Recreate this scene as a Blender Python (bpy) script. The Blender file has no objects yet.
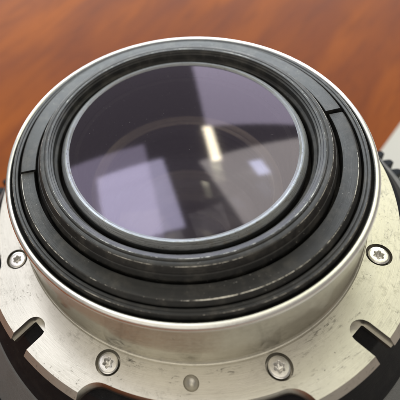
import bpy, bmesh, math, random
from mathutils import Matrix, Vector
R = math.radians
random.seed(7)
scene = bpy.context.scene
col = scene.collection
LENS_H = 80.0            # mm, height of the mount's rim above the table
MM = 0.001

# ------------------------------------------------------------------ camera
cd = bpy.data.cameras.new('camera')
cam = bpy.data.objects.new('camera', cd); col.objects.link(cam); scene.camera = cam
right, up, fwd = (Vector(v) for v in ((0.985822, 0.028018, -0.16544), (0.098325, 0.702491, 0.704868), (-0.13597, 0.711141, -0.689776)))
m = Matrix((right, up, -fwd)).transposed().to_4x4()
m.translation = Vector((0, -49.700, 57.551 + LENS_H)) * MM
cam.matrix_world = m
cd.sensor_width = 36; cd.lens = 36 * 499.99 / 400
cd.shift_x = (200 - 107.33) / 400; cd.shift_y = (108.74 - 200) / 400
cd.clip_start = 0.005; cd.clip_end = 20
cd.dof.use_dof = True; cd.dof.focus_distance = 0.070; cd.dof.aperture_fstop = 34

# ------------------------------------------------------------------ light: soft windows, a strip lamp and added panels
w = bpy.data.worlds.new('World'); scene.world = w; w.use_nodes = True
w.node_tree.nodes['Background'].inputs[0].default_value = (1.0, 0.93, 0.83, 1)
w.node_tree.nodes['Background'].inputs[1].default_value = 0.27
def area(name, loc, target, sx, sy, radiance, color, roll=0.0):
    l = bpy.data.lights.new(name, 'AREA'); l.shape = 'RECTANGLE'; l.size = sx; l.size_y = sy
    l.energy = radiance * math.pi * sx * sy; l.color = color
    o = bpy.data.objects.new(name, l); col.objects.link(o)
    z = (Vector(loc) - Vector(target)).normalized()
    q = z.to_track_quat('Z', 'Y'); o.rotation_mode = 'QUATERNION'
    from mathutils import Quaternion
    o.rotation_quaternion = q @ Quaternion((0, 0, 1), roll); o.location = loc
    return o
H = LENS_H * MM
# roof window up left, an added panel for its second reflection on the glass, a broad low window behind, a ceiling panel, a strip lamp, added fills
area('skylight_panel', (-0.451, 0.661, H + 1.2), (-0.451, 0.661, 0), 0.60, 0.66, 0.98, (1.0, 0.96, 0.99), R(8))  # the roof window itself, as the outer glass surface mirrors it
area('skylight_second_reflection', (-0.231, 0.606, H + 1.17), (-0.231, 0.606, 0), 0.36, 0.45, 2.15, (0.96, 0.98, 1.0), R(11))  # added brighter panel, stands in for the same window's second reflection
area('window_back', (0.0, 1.50, H + 0.36), (0.0, 0, H + 0.24), 2.6, 0.62, 7.0, (0.86, 0.94, 1.0))
area('window_right', (0.52, 1.30, H + 0.84), (0.52, 0.0, H + 0.84), 0.80, 0.94, 1.3, (1.0, 0.97, 0.93), R(7))
area('ceiling_panel', (0.53, 0.73, H + 1.2), (0.53, 0.73, 0), 0.74, 0.52, 1.65, (1.0, 1.0, 0.70), R(22))
area('strip_lamp', (0.17, 0.985, H + 1.19), (0.17, 0.985, 0), 0.048, 0.31, 12.0, (1.0, 0.97, 0.52), R(3))
area('strip_second_reflection', (0.383, 0.775, H + 1.18), (0.383, 0.775, 0), 0.07, 0.10, 3.6, (0.82, 0.95, 1.0), R(18))  # not a separate lamp: added to give the strip's second reflection
area('front_fill', (-0.35, -1.15, H + 0.95), (0, 0, H), 1.5, 0.9, 0.85, (1.0, 0.93, 0.80))  # added fill from the front, lightens tube wall and flange chamfers
area('overhead_fill', (-0.05, -0.05, H + 1.3), (-0.05, -0.05, 0), 0.9, 0.7, 0.72, (1.0, 0.92, 0.76))  # added overhead fill, brightens and warms the near flange
scene.view_settings.view_transform = 'Standard'; scene.view_settings.look = 'None'
scene.view_settings.exposure = 0.28; scene.view_settings.gamma = 1
scene.render.engine = 'CYCLES'
scene.cycles.max_bounces = 10; scene.cycles.transparent_max_bounces = 16; scene.cycles.glossy_bounces = 6
scene.cycles.use_denoising = True

# ------------------------------------------------------------------ node helpers
class N:
    def __init__(s, name):
        s.m = bpy.data.materials.new(name); s.m.use_nodes = True
        s.t = s.m.node_tree; s.t.nodes.clear()
        s.out = s.n('ShaderNodeOutputMaterial')
    def n(s, kind, **kw):
        x = s.t.nodes.new(kind)
        for k, v in kw.items(): setattr(x, k, v)
        return x
    def l(s, a, b): s.t.links.new(a, b)
    def set(s, inp, v):
        if hasattr(v, 'is_linked'): s.l(v, inp)
        else: inp.default_value = v
    def math(s, op, a, b=None, c=None, clamp=False):
        x = s.n('ShaderNodeMath', operation=op, use_clamp=clamp)
        for i, v in enumerate((a, b, c)):
            if v is not None: s.set(x.inputs[i], v)
        return x.outputs[0]
    def noise(s, vec, scale, detail=4, rough=0.55, dist=0.0):
        x = s.n('ShaderNodeTexNoise'); s.set(x.inputs['Vector'], vec)
        x.inputs['Scale'].default_value = scale; x.inputs['Detail'].default_value = detail
        x.inputs['Roughness'].default_value = rough; x.inputs['Distortion'].default_value = dist
        return x.outputs['Fac']
    def ramp(s, fac, lo, hi, a=0.0, b=1.0):
        x = s.n('ShaderNodeMapRange', interpolation_type='SMOOTHSTEP')
        s.set(x.inputs[0], fac); x.inputs[1].default_value = lo; x.inputs[2].default_value = hi
        x.inputs[3].default_value = a; x.inputs[4].default_value = b
        return x.outputs[0]
    def mixc(s, fac, a, b, blend='MIX'):
        x = s.n('ShaderNodeMix', data_type='RGBA', blend_type=blend)
        s.set(x.inputs[0], fac)
        for i, v in ((6, a), (7, b)):
            if hasattr(v, 'is_linked'): s.l(v, x.inputs[i])
            else: x.inputs[i].default_value = (*v, 1)
        return x.outputs[2]
    def obj(s): return s.n('ShaderNodeTexCoord').outputs['Object']
    def polar(s, ka, kr, kz):
        """turned coordinates: (sin, cos of the angle) * ka keeps it seamless; r * kr; z * kz"""
        sp = s.n('ShaderNodeSeparateXYZ'); s.l(s.obj(), sp.inputs[0])
        x, y, z = sp.outputs
        a = s.math('ARCTAN2', y, x)
        r = s.math('SQRT', s.math('ADD', s.math('MULTIPLY', x, x), s.math('MULTIPLY', y, y)))
        cx = s.n('ShaderNodeCombineXYZ')
        s.l(s.math('MULTIPLY', a, ka), cx.inputs[0])
        s.l(s.math('MULTIPLY', r, kr), cx.inputs[1])
        s.l(s.math('MULTIPLY', z, kz), cx.inputs[2])
        return cx.outputs[0]
    def bump(s, h, strength, dist=0.05):
        x = s.n('ShaderNodeBump'); x.inputs['Strength'].default_value = strength
        x.inputs['Distance'].default_value = dist; s.l(h, x.inputs['Height']); return x.outputs[0]
    def bsdf(s, **kw):
        x = s.n('ShaderNodeBsdfPrincipled')
        for k, v in kw.items():
            k = k.replace('_', ' ')
            if isinstance(v, tuple): v = (*v, 1)
            s.set(x.inputs[k], v)
        s.l(x.outputs[0], s.out.inputs[0]); return x

def nickel(name, base, rough, smudge=0.5, turned=0.10, polar=True, band=None):
    s = N(name)
    p = s.polar(5.0, 9.0, 9.0) if polar else s.obj()
    fine = s.noise(s.polar(3.0, 26.0, 26.0), 1.0, 5, 0.65) if polar else s.noise(s.obj(), 9, 4)
    cloud = s.noise(s.obj(), 0.16, 3)
    # dark rub marks drawn out along the turning direction, plus specks
    streak = s.ramp(s.noise(s.polar(22.0, 3.0, 3.0) if polar else s.obj(), 1.0, 7, 0.74), 0.54, 0.72)
    patch = s.ramp(s.noise(s.obj(), 0.22, 2), 0.44, 0.60)
    speck = s.ramp(s.noise(s.obj(), 2.4, 4, 0.66), 0.62, 0.70)
    dirt = s.math('MULTIPLY', s.math('MAXIMUM', s.math('MULTIPLY', streak, patch), s.math('MULTIPLY', speck, s.ramp(cloud, 0.42, 0.58))), smudge, clamp=True)
    if band:
        sp = s.n('ShaderNodeSeparateXYZ'); s.l(s.polar(1, 1, 1), sp.inputs[0]); rr = sp.outputs[1]
        zone = s.math('MULTIPLY', s.ramp(rr, band[0], band[0] + .25), s.ramp(rr, band[1], band[1] + .5, 1.0, 0.0))
        marks = s.ramp(s.noise(s.polar(26.0, 4.0, 0.0), 1.0, 6, 0.75), 0.50, 0.62)
        long = s.ramp(s.noise(s.polar(2.5, 0.0, 0.0), 1.0, 2), 0.46, 0.60)
        dirt = s.math('MAXIMUM', dirt, s.math('MULTIPLY', s.math('MULTIPLY', zone, marks), s.math('MULTIPLY', long, 0.8)))
    c = s.mixc(s.ramp(cloud, 0.35, 0.65), base, tuple(v * 0.90 for v in base))
    c = s.mixc(s.ramp(fine, 0.35, 0.7), c, tuple(v * 0.93 for v in base))
    mott = s.math('MULTIPLY', s.ramp(s.noise(s.obj(), 1.3, 7, 0.72), 0.48, 0.66), s.ramp(s.noise(s.obj(), 0.14, 3), 0.40, 0.62))
    c = s.mixc(s.math('MULTIPLY', mott, 0.75 * smudge), c, (0.30, 0.285, 0.25))
    c = s.mixc(dirt, c, (0.13, 0.12, 0.10))
    ro = s.math('ADD', s.math('MULTIPLY_ADD', fine, 0.12, rough - 0.06), s.math('MULTIPLY', dirt, 0.35))
    nb = s.bump(fine, turned, 0.04)
    s.bsdf(Base_Color=c, Metallic=1.0, Roughness=ro, Normal=nb)
    return s.m

def black(name, base=(0.022, 0.023, 0.025), rough=0.42, wear=1.0, spec=0.5, edge=(0.90, 0.88, 0.80), dust=1.0, ior=1.5):
    s = N(name)
    at = s.n('ShaderNodeAttribute', attribute_name='wear')
    n1 = s.noise(s.polar(9.0, 0.6, 0.6), 1.0, 5, 0.7)
    n2 = s.noise(s.polar(2.2, 0.3, 0.3), 1.0, 2)
    n3 = s.noise(s.obj(), 5.0, 3, 0.6)
    n4 = s.noise(s.polar(34.0, 0.5, 0.5), 1.0, 4, 0.7)
    k = s.math('ADD', s.math('ADD', s.math('MULTIPLY', n1, 0.30), s.math('MULTIPLY', n2, 0.40)), s.math('MULTIPLY', n4, 0.30))
    k = s.math('ADD', k, s.math('MULTIPLY_ADD', n3, 0.16, -0.08))
    mask = s.ramp(s.math('MULTIPLY', s.math('ADD', k, 0.28), s.math('POWER', at.outputs['Fac'], 0.35)), 0.795 - 0.04 * wear, 0.835 - 0.04 * wear)
    mask = s.math('MULTIPLY', mask, min(1.0, wear), clamp=True)
    # chips and fine dust on the anodising
    chip = s.math('MULTIPLY', s.ramp(s.noise(s.obj(), 3.4, 2, 0.5), 0.71, 0.74), s.ramp(n2, 0.45, 0.6))
    chip = s.math('MULTIPLY', chip, 0.8 * dust)
    grain = s.noise(s.obj(), 14.0, 3, 0.7)
    turned = s.noise(s.polar(1.5, 22.0, 22.0), 1.0, 4, 0.6)
    c = s.mixc(s.ramp(grain, 0.35, 0.75), base, tuple(v * 1.9 for v in base))
    c = s.mixc(s.math('MULTIPLY', s.ramp(s.noise(s.obj(), 0.5, 4, 0.65), 0.42, 0.72), 0.5 * dust), c, (0.10, 0.094, 0.082))
    c = s.mixc(chip, c, (0.45, 0.44, 0.42))
    c = s.mixc(mask, c, edge)
    met = s.math('MULTIPLY', mask, 0.9)
    ro = s.math('MULTIPLY_ADD', turned, 0.18, rough - 0.09)
    s.bsdf(Base_Color=c, Metallic=met, Roughness=ro, Specular_IOR_Level=spec, IOR=ior, Normal=s.bump(s.math('ADD', s.math('MULTIPLY', grain, 0.6), turned), 0.30, 0.03))
    return s.m

def coated(name, tint, gain, body=(0.94, 0.94, 0.95)):
    s = N(name)
    fr = s.n('ShaderNodeFresnel'); fr.inputs[0].default_value = 1.62
    g = s.n('ShaderNodeBsdfGlossy'); g.inputs['Color'].default_value = (*tint, 1)
    g.inputs['Roughness'].default_value = 0.055
    t = s.n('ShaderNodeBsdfTransparent'); t.inputs[0].default_value = (*body, 1)
    mx = s.n('ShaderNodeMixShader'); s.l(s.math('MULTIPLY', fr.outputs[0], gain, clamp=True), mx.inputs[0])
    s.l(t.outputs[0], mx.inputs[1]); s.l(g.outputs[0], mx.inputs[2])
    # dust grains lying on the glass
    dd = s.n('ShaderNodeBsdfDiffuse'); dd.inputs[0].default_value = (0.55, 0.54, 0.52, 1)
    m2 = s.n('ShaderNodeMixShader'); s.l(s.math('MULTIPLY', s.ramp(s.noise(s.obj(), 4.2, 2, 0.5), 0.735, 0.765), 0.30), m2.inputs[0])
    s.l(mx.outputs[0], m2.inputs[1]); s.l(dd.outputs[0], m2.inputs[2]); s.l(m2.outputs[0], s.out.inputs[0])
    return s.m

M = {}
M['nickel'] = nickel('satin_nickel', (0.685, 0.665, 0.61), 0.29, 0.70, band=(27.5, 28.2))
M['tube'] = nickel('turned_nickel', (0.72, 0.69, 0.60), 0.12, 0.5, 0.22)
M['rim'] = nickel('rim_painted_shine', (0.90, 0.90, 0.88), 0.24, 0.25, 0.08)  # tube metal made whiter: the window's shine is put into the colour
M['screw'] = nickel('screw_steel', (0.82, 0.81, 0.79), 0.22, 0.25, 0.05, polar=False)
M['bezel'] = nickel('worn_bezel', (0.36, 0.375, 0.39), 0.32, 1.0, 0.4)
M['black'] = black('black_anodised', (0.009, 0.0092, 0.0095), 0.34, 1.25, ior=1.6)
M['satin'] = black('grey_black_anodised', (0.013, 0.0135, 0.014), 0.35, 1.25, ior=1.6)
M['body'] = black('body_black', (0.012, 0.012, 0.014), 0.55, 0.35, 0.10, dust=0.2)
M['collar'] = black('grey_satin', (0.13, 0.135, 0.14), 0.40, 0.6, 0.5, dust=0.3)
M['gear'] = black('gear_black', (0.010, 0.012, 0.016), 0.48, 0.2, 0.12, dust=0.2)
M['matt'] = black('baffle_black', (0.018, 0.017, 0.018), 0.55, 0.0, 0.35, dust=0.6)
M['inner'] = nickel('inner_ring_grey', (0.30, 0.25, 0.20), 0.30, 0.5, 0.3)
M['glass1'] = coated('coated_glass_outer', (0.80, 0.72, 1.0), 2.0)
M['glass2'] = coated('coated_glass_inner', (0.80, 0.78, 1.0), 0.05)
M['glass3'] = coated('coated_glass_deep', (1.0, 0.90, 0.80), 0.45)

def wood():
    s = N('reddish_wood')
    rot = s.n('ShaderNodeMapping'); s.l(s.obj(), rot.inputs[0]); rot.inputs['Rotation'].default_value = (0, 0, R(-52))
    mp = s.n('ShaderNodeMapping'); s.l(rot.outputs[0], mp.inputs[0]); mp.inputs['Scale'].default_value = (7, 36, 30)
    v = mp.outputs[0]
    a = s.noise(v, 1.1, 5, 0.55, 0.7)
    b = s.noise(v, 4.5, 6, 0.65, 0.3)
    mp2 = s.n('ShaderNodeMapping'); s.l(rot.outputs[0], mp2.inputs[0]); mp2.inputs['Scale'].default_value = (60, 900, 400)
    pore = s.noise(mp2.outputs[0], 1.0, 3, 0.6)
    c = s.mixc(s.ramp(a, 0.30, 0.68), (0.22, 0.048, 0.007), (0.42, 0.112, 0.014))
    c = s.mixc(s.math('MULTIPLY', s.ramp(s.noise(rot.outputs[0], 9.0, 3, 0.5), 0.42, 0.66), 0.5), c, (0.21, 0.046, 0.007))
    c = s.mixc(s.math('MULTIPLY', s.ramp(b, 0.46, 0.68), 0.55), c, (0.17, 0.040, 0.010))
    c = s.mixc(s.math('MULTIPLY', s.ramp(pore, 0.58, 0.72), 0.45), c, (0.14, 0.035, 0.012))
    s.bsdf(Base_Color=c, Roughness=s.math('MULTIPLY_ADD', a, 0.2, 0.5), Specular_IOR_Level=0.12, Normal=s.bump(pore, 0.15, 0.0004))
    return s.m
M['wood'] = wood()
def paper():
    s = N('white_paper')
    n = s.noise(s.obj(), 900, 3)
    s.bsdf(Base_Color=s.mixc(n, (0.66, 0.65, 0.61), (0.72, 0.71, 0.67)), Roughness=0.8, Specular_IOR_Level=0.2)
    return s.m
M['paper'] = paper()

# ------------------------------------------------------------------ mesh helpers (lens parts are in millimetres, the root scales them)
def finish(name, bm, mat, parent, angle=32, label=None, recalc=True):
    if recalc: bmesh.ops.recalc_face_normals(bm, faces=bm.faces[:])
    me = bpy.data.meshes.new(name); bm.to_mesh(me); bm.free()
    me.polygons.foreach_set('use_smooth', [True] * len(me.polygons))
    me.set_sharp_from_angle(angle=R(angle))
    o = bpy.data.objects.new(name, me); col.objects.link(o)
    me.materials.append(mat)
    if parent: o.parent = parent
    if label: o['label'] = label
    return o
def fillet_profile(pts):
    """closed polyline of (x, y, fillet radius, wear) -> list of (x, y, wear)"""
    out = []; n = len(pts)
    for i in range(n):
        p = pts[i]; fr = p[2] if len(p) > 2 else 0; we = p[3] if len(p) > 3 else 0
        c = Vector(p[:2])
        if fr <= 0: out.append((c.x, c.y, we)); continue
        a = Vector(pts[i - 1][:2]) - c; b = Vector(pts[(i + 1) % n][:2]) - c
        d = min(fr, a.length * 0.45, b.length * 0.45)
        A = c + a.normalized() * d; Bp = c + b.normalized() * d
        for k in range(5):
            t = k / 4
            q = A * (1 - t) ** 2 + c * 2 * t * (1 - t) + Bp * t * t
            out.append((q.x, q.y, we * (1 - abs(2 * t - 1))))
    return out
def lathe(name, pts, mat, parent, seg=288, a0=None, a1=None, label=None, angle=32, wob=None):
    prof = fillet_profile(pts)
    bm = bmesh.new(); wl = bm.verts.layers.float.new('wear')
    full = a0 is None
    cnt = seg if full else max(8, int(seg * abs(a1 - a0) / 360)) + 1
    rows = []
    for i in range(cnt):
        a = 2 * math.pi * i / seg if full else R(a0 + (a1 - a0) * i / (cnt - 1))
        row = []
        for (r, z, we) in prof:
            v = bm.verts.new((r * math.cos(a), r * math.sin(a), z)); v[wl] = we; row.append(v)
        rows.append(row)
    np_ = len(prof)
    for i in range(cnt if full else cnt - 1):
        A, Bq = rows[i], rows[(i + 1) % cnt]
        for j in range(np_):
            k = (j + 1) % np_
            bm.faces.new((A[j], Bq[j], Bq[k], A[k]))
    if not full: bm.faces.new(rows[0]); bm.faces.new(rows[-1])
    return finish(name, bm, mat, parent, angle, label)
def dome(name, r, zt, Rt, zb, Rb, mat, parent, label=None, rings=28, seg=160):
    """lens element: upper cap (radius of curvature Rt, edge height zt) over lower cap (Rb, zb); positive = bulges up"""
    bm = bmesh.new()
    def sag(q, Rc): return 0 if Rc is None else math.copysign(math.sqrt(Rc * Rc - q * q) - math.sqrt(Rc * Rc - r * r), Rc)
    def cap(z, Rc):
        c = bm.verts.new((0, 0, z + sag(0, Rc))); prev = None
        for k in range(1, rings + 1):
            q = r * k / rings
            row = [bm.verts.new((q * math.cos(2 * math.pi * i / seg), q * math.sin(2 * math.pi * i / seg), z + sag(q, Rc))) for i in range(seg)]
            for i in range(seg):
                j = (i + 1) % seg
                bm.faces.new((c, row[i], row[j]) if prev is None else (prev[i], row[i], row[j], prev[j]))
            prev = row
        return prev
    a, b = cap(zt, Rt), cap(zb, Rb)
    for i in range(seg):
        j = (i + 1) % seg; bm.faces.new((a[i], b[i], b[j], a[j]))
    return finish(name, bm, mat, parent, 30, label)

# ------------------------------------------------------------------ the surface
def tabletop():
    bm = bmesh.new(); bmesh.ops.create_cube(bm, size=1)
    for v in bm.verts: v.co = Vector((v.co.x * 1.5, v.co.y * 1.3 + 0.25, v.co.z * 0.03 - 0.015))
    bmesh.ops.bevel(bm, geom=bm.edges[:], offset=0.004, segments=3, affect='EDGES', profile=0.5)
    o = finish('tabletop', bm, M['wood'], None, 30)
    o['kind'] = 'structure'
    return o
tabletop()
def paper_sheet():
    bm = bmesh.new(); nx, ny = 12, 16; g = []
    d = Vector((9.25, 10.14)).normalized(); n = Vector((d.y, -d.x)); o0 = Vector((65.3, 60.3)) - d * 170  # sheet run on unseen beneath the lens, to throw pale reflections into the metal
    for top in (1, 0):
        rows = []
        for j in range(ny + 1):
            row = []
            for i in range(nx + 1):
                p = (o0 + n * (297 * i / nx) + d * (420 * j / ny))
                lift = 0.06 + 0.14 * (math.sin(i * 0.9) * math.sin(j * 0.7) * 0.5 + 0.5)
                row.append(bm.verts.new((p.x * MM, p.y * MM, (lift + 0.14 * top) * MM)))
            rows.append(row)
        g.append(rows)
    for rows in g:
        for j in range(ny):
            for i in range(nx): bm.faces.new((rows[j][i], rows[j][i + 1], rows[j + 1][i + 1], rows[j + 1][i]))
    rim = lambda rows: rows[0] + [rw[-1] for rw in rows[1:]] + rows[-1][-2::-1] + [rw[0] for rw in rows[-2:0:-1]]
    a, b = rim(g[0]), rim(g[1])
    for i in range(len(a)):
        j = (i + 1) % len(a); bm.faces.new((a[i], a[j], b[j], b[i]))
    o = finish('paper_sheet', bm, M['paper'], None, 60)
    o['label'] = 'plain white sheet of paper lying on the wooden table, its unseen part extended under the lens to reflect pale light'; o['category'] = 'paper'
paper_sheet()

# ------------------------------------------------------------------ the lens
lens = bpy.data.objects.new('camera_lens', None); col.objects.link(lens)
lens.scale = (MM,) * 3
lens['label'] = 'camera lens standing front down on wooden table, silver mount and violet rear glass facing up'
lens['category'] = 'lens'
def up_part(o): o.location.z += LENS_H; return o

# housing under the mount
up_part(lathe('lens_body', [(20, -13.3), (33.0, -13.4, .3, 0), (33.4, -14.2, .3, 0), (36.3, -19.3, .3, .2), (36.9, -20.0, .25, .8), (36.9, -26.4), (20, -26.4)], M['body'], lens, label='black conical housing just below the silver flange'))
up_part(lathe('collar', [(36.0, -20.35), (37.0, -20.35, .12, 0), (37.25, -20.55, .1, .3), (41.2, -25.9, .2, .1), (41.2, -26.45), (36.0, -26.45)], M['collar'], lens, label='grey satin collar under the black housing'))
def gear():
    n = 108; bm = bmesh.new(); rows = []
    tooth = [(0.0, 41.6), (0.16, 41.7), (0.30, 43.0), (0.38, 43.3), (0.62, 43.3), (0.70, 43.0), (0.84, 41.7)]
    ang = [((k + t) / n * 2 * math.pi + R(1.1), r) for k in range(n) for t, r in tooth]
    lev = [(-26.3, None), (-26.3, -0.35), (-26.65, 0), (-33.6, 0), (-34.0, -0.35), (-34.0, None)]
    for z, dr in lev:
        rows.append([bm.verts.new(((36.5 if dr is None else r + dr) * math.cos(a), (36.5 if dr is None else r + dr) * math.sin(a), z)) for a, r in ang])
    L = len(ang)
    for q in range(len(rows)):
        A, Bq = rows[q], rows[(q + 1) % len(rows)]
        for i in range(L):
            j = (i + 1) % L; bm.faces.new((A[i], A[j], Bq[j], Bq[i]))
    return up_part(finish('gear_ring', bm, M['gear'], lens, 30, 'toothed black focus gear ring round the housing'))
gear()
up_part(lathe('barrel', [(30, -33.5), (40.4, -33.5, .4, .2), (40.4, -52, .5, .1), (41.5, -55, .5, .1), (41.5, -LENS_H + .6, .6, .2), (40.6, -LENS_H, .3), (30, -LENS_H)], M['body'], lens, seg=192))
def stop_tab():
    bm = bmesh.new(); bmesh.ops.create_cube(bm, size=1)
    a = R(172)
    for v in bm.verts: v.co = Matrix.Rotation(a, 3, 'Z') @ Vector((v.co.x * 9 + 43.5, v.co.y * 9, v.co.z * 6 - 30))
    bmesh.ops.bevel(bm, geom=bm.edges[:], offset=0.9, segments=3, affect='EDGES', profile=0.5)
    up_part(finish('stop_tab', bm, M['body'], lens, 30))
stop_tab()

# flange: four wings, slots, counterbored screw holes, one dimple
AX = -92.85
ZF = -11.1; TH = 2.2
SCREWS = [AX - 65.5, AX - 21.75, AX + 21.75, AX + 65.5]
SLOTS = [AX - 43.65, AX + 43.65]
def flange():
    corner = []
    wings = [AX - 136.35, AX - 43.65, AX + 43.65, AX + 136.35]
    poly = []
    def arc(r, a, b, n):
        for k in range(n + 1):
            t = R(a + (b - a) * k / n); poly.append((r * math.cos(t), r * math.sin(t)))
    rw, rg, hw = 33.9, 31.55, 19.4
    for i, c in enumerate(wings):
        # start of the wing: run in from the gap with a round shoulder
        arc(rw, c - hw + .9, c + hw - .9, 60)
        for k in range(1, 13):                       # shoulder down to the gap
            t = k / 13; e = t * t * (3 - 2 * t)
            a = c + hw - .9 + 5.4 * (t ** 1.35); rr = rw + (rg - rw) * (1 - (1 - t) ** 2.2)
            if k == 1: rr = rw - .35
            poly.append((rr * math.cos(R(a)), rr * math.sin(R(a))))
        nxt = wings[(i + 1) % 4] + (360 if i == 3 else 0)
        arc(rg, c + hw + 4.6, nxt - hw - 4.6, 40)
        for k in range(12, 0, -1):
            t = k / 13
            a = nxt - hw + .9 - 5.4 * (t ** 1.35); rr = rw + (rg - rw) * (1 - (1 - t) ** 2.2)
            if k == 1: rr = rw - .35
            poly.append((rr * math.cos(R(a)), rr * math.sin(R(a))))
    def solid(loop, z0, z1, k=1.0):
        bm = bmesh.new()
        a = [bm.verts.new((x * k, y * k, z0)) for x, y in loop]; b = [bm.verts.new((x, y, z1)) for x, y in loop]
        bm.faces.new(a[::-1]); bm.faces.new(b)
        for i in range(len(loop)):
            j = (i + 1) % len(loop); bm.faces.new((a[i], a[j], b[j], b[i]))
        bmesh.ops.recalc_face_normals(bm, faces=bm.faces[:]); return bm
    def solid3(loop):
        bm = bmesh.new(); lv = []
        for z, dw, dg in ((ZF - TH, .35, .12), (ZF - .85, .80, .22), (ZF, 0, 0)):
            row = []
            for x, y in loop:
                r = math.hypot(x, y); t = min(1, max(0, (r - 31.6) / 2.2)); k = (r + dg + (dw - dg) * t) / r
                row.append(bm.verts.new((x * k, y * k, z)))
            lv.append(row)
        bm.faces.new(lv[0][::-1]); bm.faces.new(lv[2])
        for a, b in zip(lv, lv[1:]):
            for i in range(len(loop)):
                j = (i + 1) % len(loop); bm.faces.new((a[i], a[j], b[j], b[i]))
        bmesh.ops.recalc_face_normals(bm, faces=bm.faces[:]); return bm
    def tmp(bm):
        me = bpy.data.meshes.new('t'); bm.to_mesh(me); bm.free()
        o = bpy.data.objects.new('t', me); col.objects.link(o); return o
    base = tmp(solid3(poly))
    circ = lambda x, y, r, n=40: [(x + r * math.cos(2 * math.pi * i / n), y + r * math.sin(2 * math.pi * i / n)) for i in range(n)]
    cuts = [tmp(solid(circ(0, 0, 24.5, 128), -20, 0))]
    for a in SCREWS: cuts.append(tmp(solid(circ(29.1 * math.cos(R(a)), 29.1 * math.sin(R(a)), 1.68), ZF - 2.0, 0)))
    for a in SLOTS:
        rt = lambda x, y: (x * math.cos(R(a)) - y * math.sin(R(a)), x * math.sin(R(a)) + y * math.cos(R(a)))
        hwid = 1.6
        u = [(36, -hwid), (36, hwid)] + [(31.4 + hwid * math.cos(t), hwid * math.sin(t)) for t in [math.pi * (.5 + k / 20) for k in range(21)]]
        cuts.append(tmp(solid([rt(*q) for q in u], ZF - 1.45, 0)))
        b = [(37, -1.35), (37, 1.35), (30.75, 1.35), (30.6, 1.2), (30.6, -1.2), (30.75, -1.35)]
        cuts.append(tmp(solid([rt(*q) for q in b], ZF - 4, 0.2)))
    # dimple: a cone
    bm = bmesh.new(); bmesh.ops.create_uvsphere(bm, u_segments=36, v_segments=18, radius=1.0)
    for v in bm.verts: v.co += Vector((29.2 * math.cos(R(AX - .15)), 29.2 * math.sin(R(AX - .15)), ZF + 0.05))
    cuts.append(tmp(bm))
    for c in cuts:
        md = base.modifiers.new('b', 'BOOLEAN'); md.object = c; md.operation = 'DIFFERENCE'; md.solver = 'EXACT'
    dg = bpy.context.evaluated_depsgraph_get()
    me = bpy.data.meshes.new_from_object(base.evaluated_get(dg))
    for c in cuts + [base]: bpy.data.objects.remove(c)
    me.name = 'mount_flange'
    me.materials.clear(); me.materials.append(M['nickel'])
    o = bpy.data.objects.new('mount_flange', me); col.objects.link(o); o.parent = lens
    me.polygons.foreach_set('use_smooth', [True] * len(me.polygons)); me.set_sharp_from_angle(angle=R(40))
    bv = o.modifiers.new('bevel', 'BEVEL'); bv.width = 0.16; bv.segments = 2; bv.limit_method = 'ANGLE'; bv.angle_limit = R(50)
    bv.harden_normals = True; bv.use_clamp_overlap = True
    o['label'] = 'silver four-winged mount flange with slots and dark rub marks'
    return up_part(o)
mount = flange()

# tube with rounded rim and a small bead at the foot
tube = up_part(lathe('mount_tube', [(26.3, -6), (26.3, -.75), (26.99, -.75), (26.99, -.9), (26.93, -10.2, .35, 0), (27.12, -10.62, .16, 0), (27.3, -10.68, .12, 0), (27.4, ZF - .06, .2, 0), (27.4, ZF - 1.4), (24.6, ZF - 1.4), (24.6, -6)], M['tube'], lens, seg=360, label='turned silver mount tube standing on the flange'))
lathe('rim', [(26.18, -1.2), (26.18, -.12, .12, 0), (26.36, .04, .14, 0), (26.80, .02, .22, 0), (27.05, -.30, .24, 0), (27.04, -.80, .08, 0), (26.9, -.86), (26.9, -1.2)], M['rim'], tube, seg=360, label='rim of the mount tube, window reflection painted in as paler metal')

def screw_mesh():
    bm = bmesh.new(); n = 72; rows = []
    star = lambda a, k=1.0: k * (0.60 + 0.095 * math.cos(6 * a))
    spec = [(lambda a: 1.40, -1.6), (lambda a: 1.40, -.26), (lambda a: 1.36, -.12), (lambda a: 1.25, -.03), (lambda a: 1.1, 0.0), (lambda a: star(a, 1.1), -.005), (lambda a: star(a), -.06), (lambda a: star(a, .97), -1.0), (lambda a: .12, -1.12)]
    for f, z in spec: rows.append([bm.verts.new((f(2 * math.pi * i / n) * math.cos(2 * math.pi * i / n), f(2 * math.pi * i / n) * math.sin(2 * math.pi * i / n), z)) for i in range(n)])
    for A, Bq in zip(rows, rows[1:]):
        for i in range(n):
            j = (i + 1) % n; bm.faces.new((A[i], A[j], Bq[j], Bq[i]))
    bm.faces.new(rows[-1]); bm.faces.new(rows[0][::-1])
    return bm
first = None
for i, a in enumerate(SCREWS):
    if first is None: o = first = finish('screw', screw_mesh(), M['screw'], mount, 28)
    else:
        o = first.copy(); col.objects.link(o); o.parent = mount
    o.location = (29.1 * math.cos(R(a)), 29.1 * math.sin(R(a)), ZF - .06)
    o.rotation_euler = (R(random.uniform(-1.5, 1.5)), R(random.uniform(-1.5, 1.5)), R((40, 12, 25, 5)[i]))

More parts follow.
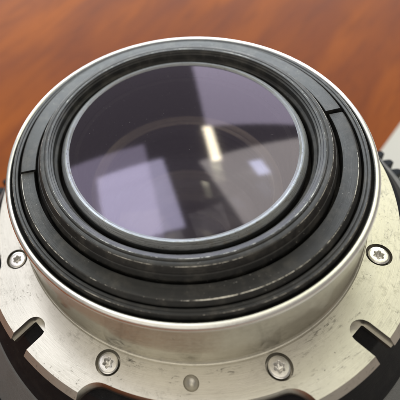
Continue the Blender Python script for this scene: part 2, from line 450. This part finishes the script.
# black rings inside the tube
up_part(lathe('outer_ring', [(24.85, -3), (24.85, .42, .10, .45), (25.20, .47, .04, .2), (25.24, .38, .03, 0), (25.30, .38, .03, 0), (25.34, .49, .04, .2), (25.70, .55, .20, 1.0), (25.82, -.2, .1, 0), (25.82, -3)], M['satin'], lens, label='narrow black ring just inside the silver rim'))
ring = up_part(lathe('stepped_ring', [(22.2, -3), (22.2, .92, .10, .35), (24.15, .95, .22, 1.0), (24.60, .28, .12, .1), (24.65, -3)], M['satin'], lens, a0=-171.6, a1=7.4, label='flat grey-black ring with worn outer edge'))
lathe('raised_segment', [(21.95, -2), (21.95, 1.10, .10, .25), (24.15, 1.12, .14, .8), (24.50, .4, .1, .1), (24.5, -2)], M['satin'], ring, a0=9.0, a1=187.8, label='raised half of the flat ring, ends cut square')
up_part(lathe('floor_ring', [(17.2, -1.6), (26.5, -1.6), (26.5, -2.4), (17.2, -2.4)], M['matt'], lens, label='black floor of the grooves'))
up_part(lathe('inner_barrel', [(18.5, -2), (18.5, 1.0, .12, .15), (18.62, 1.18, .08, .15), (18.98, 1.25, .1, 0), (19.04, 2.20, .06, .2), (19.30, 2.28, .05, .3), (19.32, 2.50, .05, .4), (19.60, 2.58, .05, .3), (19.63, 2.74, .05, .3), (19.90, 2.80, .10, .95), (20.16, 2.72, .05, .2), (20.20, 2.62, .04, 0), (20.28, 2.62, .04, 0), (20.32, 2.70, .04, .3), (20.86, 2.62, .24, 1.0), (21.02, 2.35, .15, .2), (21.30, 1.72, .05, .3), (21.30, 1.60, .04, 0), (21.42, 1.55, .05, .3), (21.74, .75, .1, .1), (21.8, -2)], M['black'], lens, label='raised black barrel with chipped edges round the glass'))
up_part(lathe('glass_bezel', [(16.62, -.8), (16.62, 1.74, .05, .3), (16.95, 2.02, .08, .6), (17.26, 2.00, .10, 1.0), (17.92, 1.32, .15, .6), (18.0, .6, .1, .2), (18.0, -.8)], M['bezel'], lens, label='thin worn metal bezel holding the rear glass'))

# glass and what lies under it
rg = up_part(dome('rear_glass', 16.85, 1.70, 150.0, -6.2, 190.0, M['glass1'], lens, label='violet-coated rear glass element'))
rg.data.materials.append(M['glass2'])
for p in rg.data.polygons:
    if p.center.z < 0.5: p.material_index = 1
up_part(lathe('inner_tube', [(16.0, -1.2), (17.2, -1.2), (17.2, -30), (11, -30), (11.0, -25.5, .2), (13.0, -25.0, .2, .3), (13.1, -20.5, .2), (14.2, -20.2, .2, .4), (14.3, -15.5, .2), (15.1, -15.2, .2, .4), (15.2, -9.5, .2), (15.7, -9.2, .2, .4)], M['matt'], lens, seg=160, label='black stepped tube behind the glass'))
up_part(dome('second_glass', 14.9, -10.2, -230.0, -14.2, 90.0, M['glass2'], lens, label='inner coated glass element'))
up_part(lathe('retaining_ring', [(13.6, -9.7), (14.0, -9.25, .1, .5), (15.3, -9.2, .1, .4), (15.3, -10.8), (13.6, -10.8)], M['inner'], lens, seg=160))
up_part(dome('deep_glass', 12.9, -22.2, -34.0, -25.0, 60.0, M['glass3'], lens, label='deep inner glass element'))
up_part(lathe('aperture_ring', [(7.5, -29.2), (7.6, -28.8, .1, .5), (11.2, -27.2, .2, .3), (11.2, -29.6)], M['inner'], lens, seg=128))
up_part(lathe('front_cover', [(.05, -34), (.05, -33.4), (17.0, -33.4), (17.0, -34)], M['matt'], lens, seg=64))
